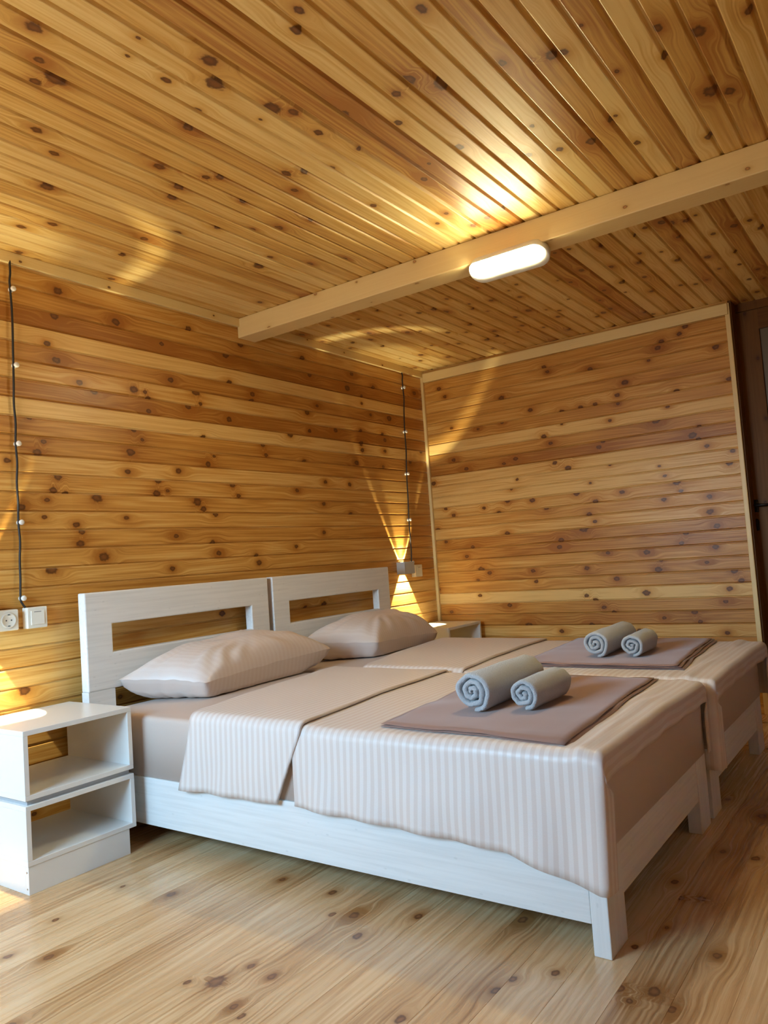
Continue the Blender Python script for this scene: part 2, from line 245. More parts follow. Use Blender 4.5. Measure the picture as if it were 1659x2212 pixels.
def board_mesh(name, O, U, V, N, u0, u1, v0, v1, pitch, vofs, tone_of, knots, quiet, seed, mat, prof, back, rk=.00108, parent=None, knot_rate=1.0):
    """tongue and groove boards running along U, stacked along V, facing N. One mesh; every board keeps its own tone and knots."""
    rg = random.Random(seed); O, U, V, N = map(Vector, (O, U, V, N))
    vs, fs, uvs, ka, ba, kb = [], [], [], [], [], []
    flip = U.cross(V).dot(N) < 0
    k = math.floor((v0 - vofs) / pitch + 1e-6)
    def quad(pts, kn, bd, k2=(-99, 0, .001)):
        i = len(vs); vs.extend(O + U * a + V * b + N * c for a, b, c in pts)
        idx = [i, i + 1, i + 2, i + 3]; q = [(a, b) for a, b, c in pts]
        if flip: idx = idx[::-1]; q = q[::-1]
        fs.append(idx); uvs.extend(q); ka.append(kn); ba.append(bd); kb.append(k2)
    while vofs + k * pitch < v1 - 1e-5:
        va, vb = max(v0, vofs + k * pitch), min(v1, vofs + (k + 1) * pitch)
        lst = []
        for a, b, r in knots:
            a, b = a / 1000.0, b / 1000.0
            if vofs + k * pitch <= b < vofs + (k + 1) * pitch and u0 < a < u1: lst.append((a, b, r * rk))
        a = u0 + rg.uniform(0, .5)
        while a < u1:
            b = rg.uniform(vofs + k * pitch + .012, vofs + (k + 1) * pitch - .012); r = rg.choice((5, 7, 8, 9, 10, 12, 14)) * rk
            if not any(q[0] < a < q[1] and q[2] < b < q[3] for q in quiet) and all(abs(a - c[0]) > .12 for c in lst): lst.append((a, b, r))
            a += rg.uniform(.16, .75) / knot_rate
        lst.sort(); cuts = [u0] + [(p[0] + q[0]) / 2 for p, q in zip(lst, lst[1:])] + [u1]
        if not lst: lst = [(-99, 0, .001)]
        tn = tone_of(k, rg); rn = rg.uniform(0, 10); far = (-99, 0, .001)
        pr = [(va + a, b) if s == 0 else (vb - a, b) for s, a, b in prof]
        for q, kn in enumerate(lst):
            nb = [lst[i] for i in (q - 1, q + 1) if 0 <= i < len(lst)]
            k2 = min(nb, key=lambda c: abs(c[0] - kn[0])) if nb else far
            fw = min(.12, max(.004, min([abs(kn[0] - c) for c in cuts[q:q + 2]])))
            for p1, p2 in zip(pr, pr[1:]):
                quad([(cuts[q], p1[0], p1[1]), (cuts[q + 1], p1[0], p1[1]), (cuts[q + 1], p2[0], p2[1]), (cuts[q], p2[0], p2[1])], kn, (tn, rn, fw), k2)
        k += 1
    zb = min(b for s, a, b in prof); none = ((-99, 0, .001), (.5, 1, .1)); W = -back
    for pts in ([(u0, v0, W), (u0, v1, W), (u1, v1, W), (u1, v0, W)], [(u0, v0, W), (u1, v0, W), (u1, v0, zb), (u0, v0, zb)], [(u0, v1, zb), (u1, v1, zb), (u1, v1, W), (u0, v1, W)],
                [(u0, v0, W), (u0, v0, zb), (u0, v1, zb), (u0, v1, W)], [(u1, v0, zb), (u1, v0, W), (u1, v1, W), (u1, v1, zb)]): quad(pts, *none)
    me = bpy.data.meshes.new(name); me.from_pydata(vs, [], fs)
    L = me.uv_layers.new(name='UVMap'); L.data.foreach_set('uv', [c for q in uvs for c in q])
    for nm, dat in (('knot', ka), ('board', ba), ('second_knot', kb)):
        A = me.attributes.new(nm, 'FLOAT_VECTOR', 'FACE'); A.data.foreach_set('vector', [c for q in dat for c in q])
    me.materials.append(mat)
    return link(bpy.data.objects.new(name, me), parent)
G_WALL = [(0, 0, -.006), (0, .0026, -.006), (0, .0066, -.0006), (0, .0085, 0), (1, .0045, 0), (1, .0025, -.0006), (1, .0005, -.005), (1, 0, -.005)]
G_CEIL = [(0, 0, -.009), (0, .005, -.009), (0, .0105, -.001), (0, .013, 0), (1, .006, 0), (1, .004, -.0008), (1, .001, -.009), (1, 0, -.009)]
G_FLOOR = [(0, 0, -.0007), (0, .0005, 0), (1, .0005, 0), (1, 0, -.0007)]
def wood_box(name, dims, axis, mat, parent=None, tone=.25, seed=1, knots=True, bev=0.0, rel=(0, 0, 0)):
    """a solid pine member with lengthwise grain"""
    bm = bmesh.new()
    for d in (dims if isinstance(dims[0], (tuple, list)) else [dims]): add_box(bm, *d, bev=bev, seg=2)
    bmesh.ops.recalc_face_normals(bm, faces=bm.faces[:]); rg = random.Random(seed)
    if axis is not None and knots:
        bb = dims if not isinstance(dims[0], (tuple, list)) else dims[0]; a = bb[axis * 2]; ks = []
        while a < bb[axis * 2 + 1]:
            a += rg.uniform(.18, .45)
            no = [0, 0, 0]; no[axis] = 1
            bmesh.ops.bisect_plane(bm, geom=bm.verts[:] + bm.edges[:] + bm.faces[:], plane_co=Vector(no) * a, plane_no=no); ks.append(a)
    me = bpy.data.meshes.new(name); bm.to_mesh(me); bm.free()
    L = me.uv_layers.new(name='UVMap'); ka, ba = [], []; acc = {}
    for pg in me.polygons:
        nrm = pg.normal; ax = axis; other = [i for i in range(3) if i != ax]; cr = min(other, key=lambda i: abs(nrm[i])); sd = max(other, key=lambda i: abs(nrm[i]))
        c = pg.center; ofs = {0: 3.1, 1: 5.7, 2: 7.9}[sd] * (1 if nrm[sd] > 0 else 2)
        for li in pg.loop_indices:
            co = me.vertices[me.loops[li].vertex_index].co; L.data[li].uv = (co[ax], co[cr] + ofs)
        h = random.Random(hash((round(c[ax], 3), sd, nrm[sd] > 0, seed))); ext = [me.vertices[vi].co[cr] for vi in pg.vertices]
        ka.append((c[ax] + h.uniform(-.04, .04), ofs + h.uniform(min(ext), max(ext)), h.uniform(.003, .007)) if knots and pg.area > .006 and h.random() < .7 else (-99, 0, .001))
        ba.append((tone, seed * 1.37, .1))
    for nm, dat in (('knot', ka), ('board', ba), ('second_knot', [(-99, 0, .001)] * len(ka))):
        A = me.attributes.new(nm, 'FLOAT_VECTOR', 'FACE'); A.data.foreach_set('vector', [x for q in dat for x in q])
    me.materials.append(mat)
    o = link(bpy.data.objects.new(name, me), parent)
    if rel != (0, 0, 0):
        me.transform(Matrix.Translation(Vector(rel) * -1))
    return o

# ================================================================== THE ROOM
H = 2.230
LT = {17: .35, 16: .55, 15: .78, 14: .12, 13: .62, 12: .30, 11: .75, 10: .12, 9: .58, 8: .60, 7: .32, 6: .42, 5: .48, 4: .45, 3: .58, 2: .45, 1: .40, 0: .60, -1: .55, -2: .18, -3: .38, -4: .2, -5: .3, -6: .45, 18: .3}
left_tone = lambda k, rg: 1.2 * LT.get(k, .35) - .05
BT = [.30, .68, .62, .02, .50, .62, .48, .68, .66, .30, .42, .32, .10, .12, .18, .72, .55, .08, .52, .38, .58, .42, .48, .52, .3]
back_tone = lambda k, rg: 1.15 * BT[k] - .03 if 0 <= k < len(BT) else rg.uniform(.2, .6)
CT = {-22: .85, -21: .8, -23: .05, -19: .12, -18: .10, -20: .35, -16: .6, -17: .3, -15: .4, -27: .08, -28: .7, -29: .5, -30: .05, -26: .2, -31: .72, -32: .05, -33: .45, -34: .65, -35: .3, -24: .35, -25: .5}
ceil_tone = lambda k, rg: CT.get(k, rg.choice((.12, .25, .35, .45, .55, .65)))
SX0, SX1, SY0, SY1 = -4.98, 1.40, -4.30, 0.0
board_mesh('wall_left', (0, 0, 0), (1, 0, 0), (0, 0, 1), (0, -1, 0), SX0, 0.0, 0.0, H, .0725, .873, left_tone, KN_LEFT, [(-3.05, 0, .55, 2.3)], 11, M_PINE, G_WALL, .10)['kind'] = 'structure'
board_mesh('wall_back', (0, 0, 0), (0, 1, 0), (0, 0, 1), (-1, 0, 0), -1.984, 0.0, 0.0, H, .0727, .405, back_tone, KN_BACK, [(-2, 0, .42, 2.3)], 12, M_PINE, G_WALL, .09)['kind'] = 'structure'
board_mesh('ceiling', (0, 0, H), (1, 0, 0), (0, 1, 0), (0, 0, -1), SX0, SX1, SY0, SY1, .0725, -.0005, ceil_tone, KN_CEIL, [(-3.6, -1.74, -1.9, 0), (-2.6, -1.74, -2.5, 0)], 13, M_CEIL, G_CEIL, .08)['kind'] = 'structure'
floor_tone = lambda k, rg: rg.choice((.12, .2, .3, .4, .28, .5, .6))
board_mesh('floor', (0, 0, 0), (1, 0, 0), (0, 1, 0), (0, 0, 1), SX0, SX1, SY0, SY1, .112, .0, floor_tone, KN_FLOOR, [(-3.4, -2.4, -2.1, -.3)], 14, M_FLOOR, G_FLOOR, .10, knot_rate=.8)['kind'] = 'structure'
rt = lambda k, rg: rg.uniform(.2, .6)
# wall with the window that lets the daylight in, left of the camera
w1 = board_mesh('wall_side', (SX0, 0, 0), (0, 1, 0), (0, 0, 1), (1, 0, 0), SY0, WY0, 0.0, H, .0725, .03, rt, [], [], 21, M_PINE, G_WALL, .10); w1['kind'] = 'structure'
for nm, a, b, c, d, s in (('wall_side', WY1, SY1, 0.0, H, 22), ('wall_side', WY0, WY1, WZ1, H, 23), ('wall_side', WY0, WY1, 0.0, WZ0, 24)):
    board_mesh(nm, (SX0, 0, 0), (0, 1, 0), (0, 0, 1), (1, 0, 0), a, b, c, d, .0725, .03, rt, [], [], s, M_PINE, G_WALL, .10)['kind'] = 'structure'
fr = wood_box('window_1', [(SX0 - .07, SX0 + .01, WY0, WY0 + .07, WZ0, WZ1), (SX0 - .07, SX0 + .01, WY1 - .07, WY1, WZ0, WZ1), (SX0 - .07, SX0 + .01, WY0, WY1, WZ0, WZ0 + .08), (SX0 - .07, SX0 + .01, WY0, WY1, WZ1 - .07, WZ1), (SX0 - .06, SX0, (WY0 + WY1) / 2 - .03, (WY0 + WY1) / 2 + .03, WZ0, WZ1)], 2, M_TRIM, knots=False)
fr['kind'] = 'structure'
board_mesh('wall_front', (0, SY0, 0), (1, 0, 0), (0, 0, 1), (0, 1, 0), SX0, SX1, 0.0, H, .0725, .02, rt, [], [], 25, M_PINE, G_WALL, .10)['kind'] = 'structure'
board_mesh('wall_right', (SX1, 0, 0), (0, 1, 0), (0, 0, 1), (-1, 0, 0), SY0, SY1, 0.0, H, .0725, .02, rt, [], [], 26, M_PINE, G_WALL, .10)['kind'] = 'structure'
# trims
def trim(n, dims, ax, tone=.15, seed=3, **k):
    o = wood_box('trim_%d' % n, dims, ax, M_TRIM, tone=tone, seed=seed, bev=.002, **k); o['kind'] = 'structure'; return o
trim(1, (SX0, -.0005, -.016, -.0005, 2.186, H - .0005), 0, .12, 3)
trim(2, (-.016, -.0005, -1.984, -.017, 2.152, 2.212), 1, .02, 4, knots=False)
trim(3, (-.020, -.0005, -.020, -.0005, 0.0, 2.185), 2, .0, 5, knots=False)
trim(4, (-.006, .010, -1.992, -1.968, 0.0, 2.215), 2, .12, 6, knots=False)
# ceiling beam
bmo = wood_box('ceiling_beam', (-1.736, -1.617, SY0 + .002, -.0005, 2.130, H - .0005), 1, M_BEAM, tone=.25, seed=8, bev=.004)
tag(bmo, 'long pale squared pine beam running under the ceiling boards with a lamp on it', 'beam')
# door beside the boarded wall
dr = bpy.data.objects.new('door_1', None); link(dr); dr['kind'] = 'structure'
dr.location = (.12, -2.3, 0)
R_ = (.12, -2.3, 0)
wood_box('door_stile', (.12, .16, -2.108, -1.992, 0, 2.18), 2, M_DOOR, dr, tone=.4, seed=31, rel=R_)
wood_box('door_stile', (.12, .16, -2.78, -2.66, 0, 2.18), 2, M_DOOR, dr, tone=.5, seed=32, rel=R_)
wood_box('door_rail', [(.12, .16, -2.66, -2.108, 2.07, 2.18), (.12, .16, -2.66, -2.108, .85, .98), (.12, .16, -2.66, -2.108, 0, .18)], 1, M_DOOR, dr, tone=.6, seed=33, knots=False, rel=R_)
box('door_panel', [(.135, .15, -2.66, -2.108, .98, 2.07), (.135, .15, -2.66, -2.108, .18, .85)], M_PANEL, dr, 0, R_)
bm = bmesh.new()
for cz in (1.105,):
    add_box(bm, .112, .12, -2.020, -1.998, cz - .034, cz + .034, .003)
add_tube(bm, [(.118, -2.009, 1.108), (.080, -2.009, 1.108), (.073, -2.018, 1.108), (.071, -2.05, 1.106), (.073, -2.12, 1.104)], [.008, .008, .009, .008, .007])
from_bm('door_handle', bm, M_BLACK, dr, True, R_)
bm = bmesh.new(); add_box(bm, .113, .12, -2.015, -1.994, .970, 1.034, .009, 3)
from_bm('keyhole_plate', bm, M_BLACK, dr, True, R_)
wj = wood_box('trim_5', [(.012, .119, -1.999, -1.986, 0, H), (.12, .20, -1.990, -1.986, 0, H), (.12, .20, SY0, -2.785, 0, H), (.12, .20, -2.79, -1.99, 2.184, H)], 2, M_DOOR, tone=.5, seed=35, knots=False); wj['kind'] = 'structure'

# ================================================================== BEDS
WB = .984; HB = .911; FT = -2.08; MT = .456
def zt(x, y, xl):
    """height of the made bed's top"""
    u = (x - xl) / WB
    z = .468 + .006 * math.sin(PI * min(max(u, 0), 1)) + .0035 * mn.noise(Vector((x * 5, y * 5, xl)))
    z += .013 * math.exp(-((y + 2.035 + .01 * math.sin(x * 9)) / .016) ** 2) * (.45 + mn.noise(Vector((x * 4, 1.3, xl))))
    z += .011 * math.exp(-((y + 1.985 + .06 * (u - .5)) / .014) ** 2) * (.3 + mn.noise(Vector((x * 5, 5.3, xl))))
    return z
def frame_slab(xs, zs, y0, y1, holes):
    """one board with square openings: cells of an x/z grid, the ones in holes left out"""
    bm = bmesh.new(); vv = {}
    def v(i, j, y):
        if (i, j, y) not in vv: vv[(i, j, y)] = bm.verts.new((xs[i], y, zs[j]))
        return vv[(i, j, y)]
    nx, nz = len(xs) - 1, len(zs) - 1; full = lambda i, j: 0 <= i < nx and 0 <= j < nz and (i, j) not in holes
    for i in range(nx):
        for j in range(nz):
            if not full(i, j): continue
            for y in (y0, y1): bm.faces.new((v(i, j, y), v(i + 1, j, y), v(i + 1, j + 1, y), v(i, j + 1, y)))
            for di, dj, a, b_ in ((-1, 0, (i, j), (i, j + 1)), (1, 0, (i + 1, j), (i + 1, j + 1)), (0, -1, (i, j), (i + 1, j)), (0, 1, (i, j + 1), (i + 1, j + 1))):
                if not full(i + di, j + dj): bm.faces.new((v(*a, y0), v(*b_, y0), v(*b_, y1), v(*a, y1)))
    bmesh.ops.recalc_face_normals(bm, faces=bm.faces[:])
    es = [e for e in bm.edges if len(e.link_faces) == 2 and e.calc_face_angle() > 1.0]
    bmesh.ops.bevel(bm, geom=es, offset=.005, segments=2, affect='EDGES', profile=.5)
    return bm
def make_bed(xl, label):
    cx = xl + WB / 2; b = empty('bed', (cx, -1.08, 0), label, 'bed', None); rel = (cx, -1.08, 0); x1 = xl + WB
    h0, h1 = xl - .020, x1 - .002; yb, yf = -.055, -.100
    bm = frame_slab([h0, h0 + .118, h1 - .118, h1], [.53, .672, .783, HB], yf, yb, {(1, 1)})
    from_bm('headboard', bm, M_BEDX, b, False, rel)
    for a in (h0, h1 - .118): box('leg', (a + .0005, a + .1175, yf + .0005, yb, 0, .5305), M_BEDX, b, 0, rel)
    for a in (xl, x1 - .115): box('leg', (a, a + .115, FT, FT + .044, 0, .238), M_BEDZ, b, .003, rel)
    for a in (xl + .001, x1 - .031): box('side_rail', (a, a + .030, FT + .044, yf, .073, .240), M_BEDY, b, .002, rel)
    box('foot_rail', (xl + .115, x1 - .115, FT + .003, FT + .035, .106, .232), M_BEDX, b, .003, rel)
    bm = bmesh.new()
    for i in range(14): add_box(bm, xl + .031, x1 - .031, yf - .06 - i * .14, yf - .005 - i * .14, .205, .225)
    from_bm('slats', bm, M_BEDX, b, False, rel)
    return b
X1 = -2.715; X2 = -1.682
bed1 = make_bed(X1, 'near white-washed wooden single bed beside the nightstand, its long side rail facing the window')
bed2 = make_bed(X2, 'far white-washed wooden single bed, second from the camera, standing nearest the back wall')
def mattress(xl, label):
    a, b_, y0, y1, z0, z1 = xl + .006, xl + WB - .006, FT - .006, -.112, .241, MT
    bm = bmesh.new(); add_box(bm, a, b_, y0, y1, z0, z1)
    es = [e for e in bm.edges if sum(v.co.z > z1 - .01 for v in e.verts) == 2 or abs(e.verts[0].co.z - e.verts[1].co.z) > .1]
    bmesh.ops.bevel(bm, geom=es, offset=.022, segments=4, affect='EDGES', profile=.6)
    o = from_bm('mattress', bm, M_SHEET, None, True); o.data.uv_layers.new(name='UVMap'); tag(o, label, 'mattress')
    # side creases of the fitted sheet near the head
    rg = random.Random(5); bm = bmesh.new()
    return o
mattress(X1, 'mattress in a champagne fitted sheet on the near bed')
mattress(X2, 'mattress in a champagne fitted sheet on the far bed')

def draped(name, xl, yh, ye, dropL, dropR, mat, label, cat, foot=None, lift=0.0, thick=.004, tail=None, rip=1.0, offL=.008):
    """cloth laid across the bed. yh(x)/ye(x): head and foot edge on top; dropL(y): hem height; foot: overhang length"""
    xo0, xo1 = xl - offL, xl + WB + .019; R = .030; P, UV = [], []
    nt_ = 46 if foot is None else 90
    cols = []
    for i in range(12): cols.append(('L', 1 - i / 12.0))
    for i in range(7): cols.append(('AL', i / 6.0 * PI / 2))
    for i in range(1, 40): cols.append(('T', i / 40.0))
    for i in range(7): cols.append(('AR', i / 6.0 * PI / 2))
    for i in range(1, 5): cols.append(('R', i / 4.0))
    rows = [('t', j / float(nt_)) for j in range(nt_ + 1)]
    if foot is not None:
        for j in range(1, 6): rows.append(('a', j / 5.0 * PI / 2))
        for j in range(1, 6): rows.append(('d', j / 5.0 * foot))
    for kind, q in rows:
        row, ur = [], []
        for ck, c in cols:
            if ck == 'T': x = xo0 + R + (xo1 - xo0 - 2 * R) * c
            elif ck in ('L', 'AL'): x = xo0
            else: x = xo1
            a, b_ = yh(x), ye(x)
            if kind == 't': y = a + (b_ - a) * q; dz = 0.0
            elif kind == 'a': y = b_ - .02 * math.sin(q); dz = -.02 * (1 - math.cos(q))
            else: y = b_ - .02 - .003 * math.sin(x * 30 + q * 40); dz = -.02 - q
            Z = zt(min(max(x, xl), xl + WB), max(y, FT), xl) + lift
            d = 0.0; sx = 0
            if ck == 'L':
                full = Z - R - dropL(y); d = R + full * c
                X = xo0 - rip * (.004 + .009 * c) * (.75 + mn.noise(Vector((y * 7, c * 1.2, xl))) + .35 * math.sin(y * 36 + 2 * c)) * c - .004 * c
                z = Z - d; s = -(d + .02)
                if tail: y = y + tail(c, y, q if kind == 't' else 1.0)
            elif ck == 'AL': X = xo0 + R * (1 - math.cos(c)); z = Z - R + R * math.sin(c); s = -R * (1 - c / (PI / 2)); d = R * (1 - math.sin(c))
            elif ck == 'T': X = x; z = Z; s = x - xo0 - R
            elif ck == 'AR': X = xo1 - R * (1 - math.sin(c)); z = Z - R * (1 - math.cos(c)); s = xo1 - xo0 - 2 * R + R * c; d = R * (1 - math.cos(c))
            else:
                d = R + dropR * c; X = xo1; z = Z - d; s = xo1 - xo0 - 2 * R + R * 1.57 + dropR * c
            if dz:
                k = min(1.0, d / .10)
                z += dz * (1 - k)
                if ck in ('L', 'AL'): X += -dz * k * .8
                if ck in ('R', 'AR'): X -= -dz * k * .8
            row.append((X, y, z)); ur.append((s, (y if kind == 't' else b_ + dz)))
        P.append(row); UV.append(ur)
    o = grid_mesh(name, P, mat, None, thick, 0.0, UV)
    return tag(o, label, cat)
def lin(x0, y0, x1, y1): return lambda x: y0 + (y1 - y0) * min(max((x - x0) / (x1 - x0), -.1), 1.1)
def hem(tab):
    def f(y):
        for (a, za), (b_, zb) in zip(tab, tab[1:]):
            if b_ <= y <= a: return za + (zb - za) * (a - y) / (a - b_)
        return tab[0][1] if y > tab[0][0] else tab[-1][1]
    return f
draped('top_sheet', X1, lin(X1, -.665, X1 + WB, -.50), lin(X1, -1.165, X1 + WB, -1.09), hem([(-.5, .222), (-.8, .232), (-1.2, .234)]), .12, M_DUVET,
       'champagne striped sheet band lying across the near bed between pillow and coverlet', 'bed sheet', None, .016, .008, lambda c, y, q: (.055 + .055 * q) * c, .8, .014)
draped('top_sheet', X2, lin(X2, -.62, X2 + WB, -.45), lin(X2, -1.14, X2 + WB, -1.08), hem([(-.5, .36), (-1.2, .36)]), .12, M_DUVET,
       'champagne sheet band lying across the far bed in front of its pillow', 'bed sheet', None, .016, .009, None, .1, .016)
draped('coverlet', X1, lin(X1, -1.128, X1 + WB, -1.00), lambda x: -2.078, hem([(-1.1, .236), (-1.4, .232), (-1.7, .222), (-1.84, .214), (-1.96, .186), (-2.08, .158)]), .20, M_DUVET,
       'champagne satin-striped coverlet hanging down the long side of the near bed', 'bedspread', .045, .005, .005, lambda c, y, q: 0.0, 1.2, .011)
draped('coverlet', X2, lin(X2, -1.08, X2 + WB, -.98), lambda x: -2.105, hem([(-1.1, .24), (-2.1, .17)]), .20, M_DUVET,
       'champagne coverlet over the foot half of the far bed, nearest the back wall', 'bedspread', .045, .005, .005, None, .1, .016)

# folded throws at the foot
def throw(name, corners, xl, label, seed, layers=2):
    A, B, C, D = [Vector((c[0], c[1], 0)) for c in corners]; bm = bmesh.new(); n = 26
    for L in range(layers):
        z0 = .0115 + .0052 * L; tk = .0042; top, bot = [], []
        for i in range(n + 1):
            rt_, rb = [], []
            for j in range(n + 1):
                s, t = i / n, j / n
                sh = .012 * (layers - 1 - L)
                p = A.lerp(B, s).lerp(D.lerp(C, s), t)
                e = .009 * mn.noise(Vector((s * 3.1, t * 3.7, seed + L * 1.7)))
                ed = (2 * s - 1) ** 6, (2 * t - 1) ** 6
                p += Vector((e * (ed[0] + ed[1]), e * (ed[0] - ed[1]), 0)) + Vector((.4 * sh * (t), -sh * s, 0))
                rough = .0035 * max(ed) * mn.noise(Vector((s * 9, t * 9, seed + L)))
                z = zt(p.x, max(p.y, -2.02), xl) + z0 + rough + .0016 * mn.noise(Vector((p.x * 9, p.y * 9, seed)))
                if p.y < -1.98 or p.x < xl + .045: z -= .01 * min(1, max(-1.98 - p.y, xl + .045 - p.x) / .04)
                rim = max(abs(2 * s - 1), abs(2 * t - 1)) > .999
                rt_.append(bm.verts.new((p.x, p.y, z + (tk * .15 if rim else tk * .5)))); rb.append(bm.verts.new((p.x, p.y, z - (tk * .15 if rim else tk * .5))))
            top.append(rt_); bot.append(rb)
        for i in range(n):
            for j in range(n):
                bm.faces.new((top[i][j], top[i + 1][j], top[i + 1][j + 1], top[i][j + 1])); bm.faces.new((bot[i][j], bot[i][j + 1], bot[i + 1][j + 1], bot[i + 1][j]))
        for k in range(n):
            for a, b_ in (((k, 0), (k + 1, 0)), ((n, k), (n, k + 1)), ((k + 1, n), (k, n)), ((0, k + 1), (0, k))):
                bm.faces.new((top[a[0]][a[1]], bot[a[0]][a[1]], bot[b_[0]][b_[1]], top[b_[0]][b_[1]]))
    o = from_bm(name, bm, M_THROW, None, True); o.data.uv_layers.new(name='UVMap')
    return tag(o, label, 'throw')
throw('folded_throw', [(-2.66, -1.42), (-2.685, -1.995), (-1.76, -1.945), (-1.765, -1.36)], X1, 'mauve-brown folded throw at the foot of the near bed under two rolled towels', 2.0)
throw('folded_throw', [(-1.545, -1.345), (-1.545, -1.965), (-.70, -1.90), (-.72, -1.27)], X2, 'mauve-brown folded throw with crumpled edge at the foot of the far bed', 7.0, 3)

# rolled towels
def towel(p0, p1, dia, xl, label, seed, turns=3.0):
    a, b_ = Vector((p0[0], p0[1], 0)), Vector((p1[0], p1[1], 0)); ax = (b_ - a).normalized(); sd = Vector((-ax.y, ax.x, 0)); Ln = (b_ - a).length
    R = dia / 2; z0 = zt(p0[0], p0[1], xl) + (.0220 if xl == X1 else .0270); bm = bmesh.new(); pitch = (R - .006) / turns; th = pitch * .84; N = int(turns * 30)
    stations = [(-.004, .35), (.0, .8), (.006, 1.0), (Ln * .3, 1.0), (Ln * .6, 1), (Ln * .85, 1), (Ln - .006, 1.0), (Ln, .8), (Ln + .004, .35)]
    rings = []
    for s, f in stations:
        inn, out = [], []
        for i in range(N + 1):
            th_ = 2 * PI * turns * (i / N - 1) - PI * .55; r = .006 + pitch * turns * i / N
            wv = .0045 * mn.noise(Vector((math.cos(th_) * 2, math.sin(th_) * 2, seed + s * 9 + i * .02)))
            hh = th / 2 * f
            for lst, rr in ((inn, r - hh - .0), (out, r + hh)):
                rr = max(rr + wv - pitch * .4, .001); y = math.cos(th_) * rr * 1.03; z = math.sin(th_) * rr
                z = max(z, -R * .88); ds = .004 * mn.noise(Vector((th_ * .7, seed, 3.3)))
                lst.append(bm.verts.new(a + ax * (s + ds) + sd * y + Vector((0, 0, z0 + R * .90 + z))))
        rings.append((inn, out))
    for (i0, o0), (i1, o1) in zip(rings, rings[1:]):
        for k in range(N):
            bm.faces.new((o0[k], o0[k + 1], o1[k + 1], o1[k])); bm.faces.new((i0[k + 1], i0[k], i1[k], i1[k + 1]))
        for k in (0, N): bm.faces.new((i0[k], o0[k], o1[k], i1[k]))
    for i0, o0 in (rings[0], rings[-1]):
        for k in range(N): bm.faces.new((i0[k], i0[k + 1], o0[k + 1], o0[k]))
    o = from_bm('rolled_towel', bm, M_TOWEL, None, True)
    return tag(o, label, 'towel')
towel((-2.46, -1.615), (-2.07, -1.615), .128, X1, 'larger grey rolled towel of the pair on the near bed', 1.0)
towel((-2.415, -1.760), (-2.16, -1.760), .100, X1, 'smaller grey rolled towel on the near bed, right of the larger roll', 2.2, 2.6)
towel((-1.40, -1.605), (-1.00, -1.595), .118, X2, 'larger grey rolled towel of the pair on the far bed', 3.9)
towel((-1.375, -1.745), (-1.13, -1.735), .100, X2, 'smaller grey rolled towel on the far bed, right of the larger roll', 5.4, 2.6)

# pillows
def pillow(A, B, C, D, thick, label, seed, zmin, up=.52):
    A, B, C, D = map(Vector, (A, B, C, D)); n = 44; P = {}
    bm = bmesh.new(); me_uv = []
    def pt(i, j, side):
        s, t = i / n, j / n; u, v = 2 * s - 1, 2 * t - 1
        pin = .085
        u2 = u * (1 - pin * (1 - v * v) * abs(u) ** 2); v2 = v * (1 - pin * 1.6 * (1 - u * u) * abs(v) ** 2)
        s2, t2 = (u2 + 1) / 2, (v2 + 1) / 2
        p = A.lerp(D, s2).lerp(B.lerp(C, s2), t2)
        prof = (max(0, 1 - abs(u) ** 3.2) ** .60) * (max(0, 1 - abs(v) ** 3.0) ** .56)
        if side < 0: prof = (max(0, 1 - abs(u) ** 6) ** .5) * (max(0, 1 - abs(v) ** 7) ** .45)
        cr = (abs(u) * abs(v))
        wr = .014 * mn.noise(Vector((u * 2.2, v * 2.4, seed))) * prof
        ang = math.atan2(v, u); wr += .013 * cr ** .7 * (1 - max(abs(u), abs(v)) ** 8) * math.sin(ang * 17 + 3 * mn.noise(Vector((u * 2, v * 2, seed + 4)))) * side
        h = thick * (up if side > 0 else 1 - up) * prof + wr
        nrm = (D - A).cross(B - A).normalized()
        if nrm.z < 0: nrm = -nrm
        edge = .006 * mn.noise(Vector((u * 4, v * 4, seed + 9))) * (1 - prof)
        p = p + nrm * (h * side + edge)
        p.z = max(p.z, zmin); p.y = min(p.y, -.104)
        return p
    rows = {}
    for side in (1, -1):
        for i in range(n + 1):
            for j in range(n + 1):
                rim = i in (0, n) or j in (0, n)
                if side == -1 and rim: P[(i, j, -1)] = P[(i, j, 1)]
                else: P[(i, j, side)] = bm.verts.new(pt(i, j, side))
        for i in range(n):
            for j in range(n):
                q = [P[(i, j, side)], P[(i + 1, j, side)], P[(i + 1, j + 1, side)], P[(i, j + 1, side)]]
                bm.faces.new(q if side > 0 else q[::-1])
    uvl = bm.loops.layers.uv.new('UVMap'); inv = {}
    for (i, j, s), v in P.items(): inv[v] = (i / n * .7, j / n * .5)
    for f in bm.faces:
        for l in f.loops: l[uvl].uv = inv[l.vert]
    rim = {v for (i, j, s), v in P.items() if i in (0, n) or j in (0, n)}
    for e in bm.edges:
        if e.verts[0] in rim and e.verts[1] in rim: e.smooth = False
    o = from_bm('pillow', bm, M_PILLOW, None, True)
    return tag(o, label, 'pillow')
pillow((-2.62, -.115, .560), (-2.430, -.415, .528), (-1.590, -.365, .548), (-1.80, -.115, .605), .215, 'champagne pillow leaning on the near headboard, its corner pointing at the camera', 3.0, .462)
pillow((-1.575, -.125, .560), (-1.300, -.425, .538), (-.640, -.385, .510), (-.70, -.115, .595), .23, 'champagne pillow on the far bed, beside the far nightstand', 8.0, .462)

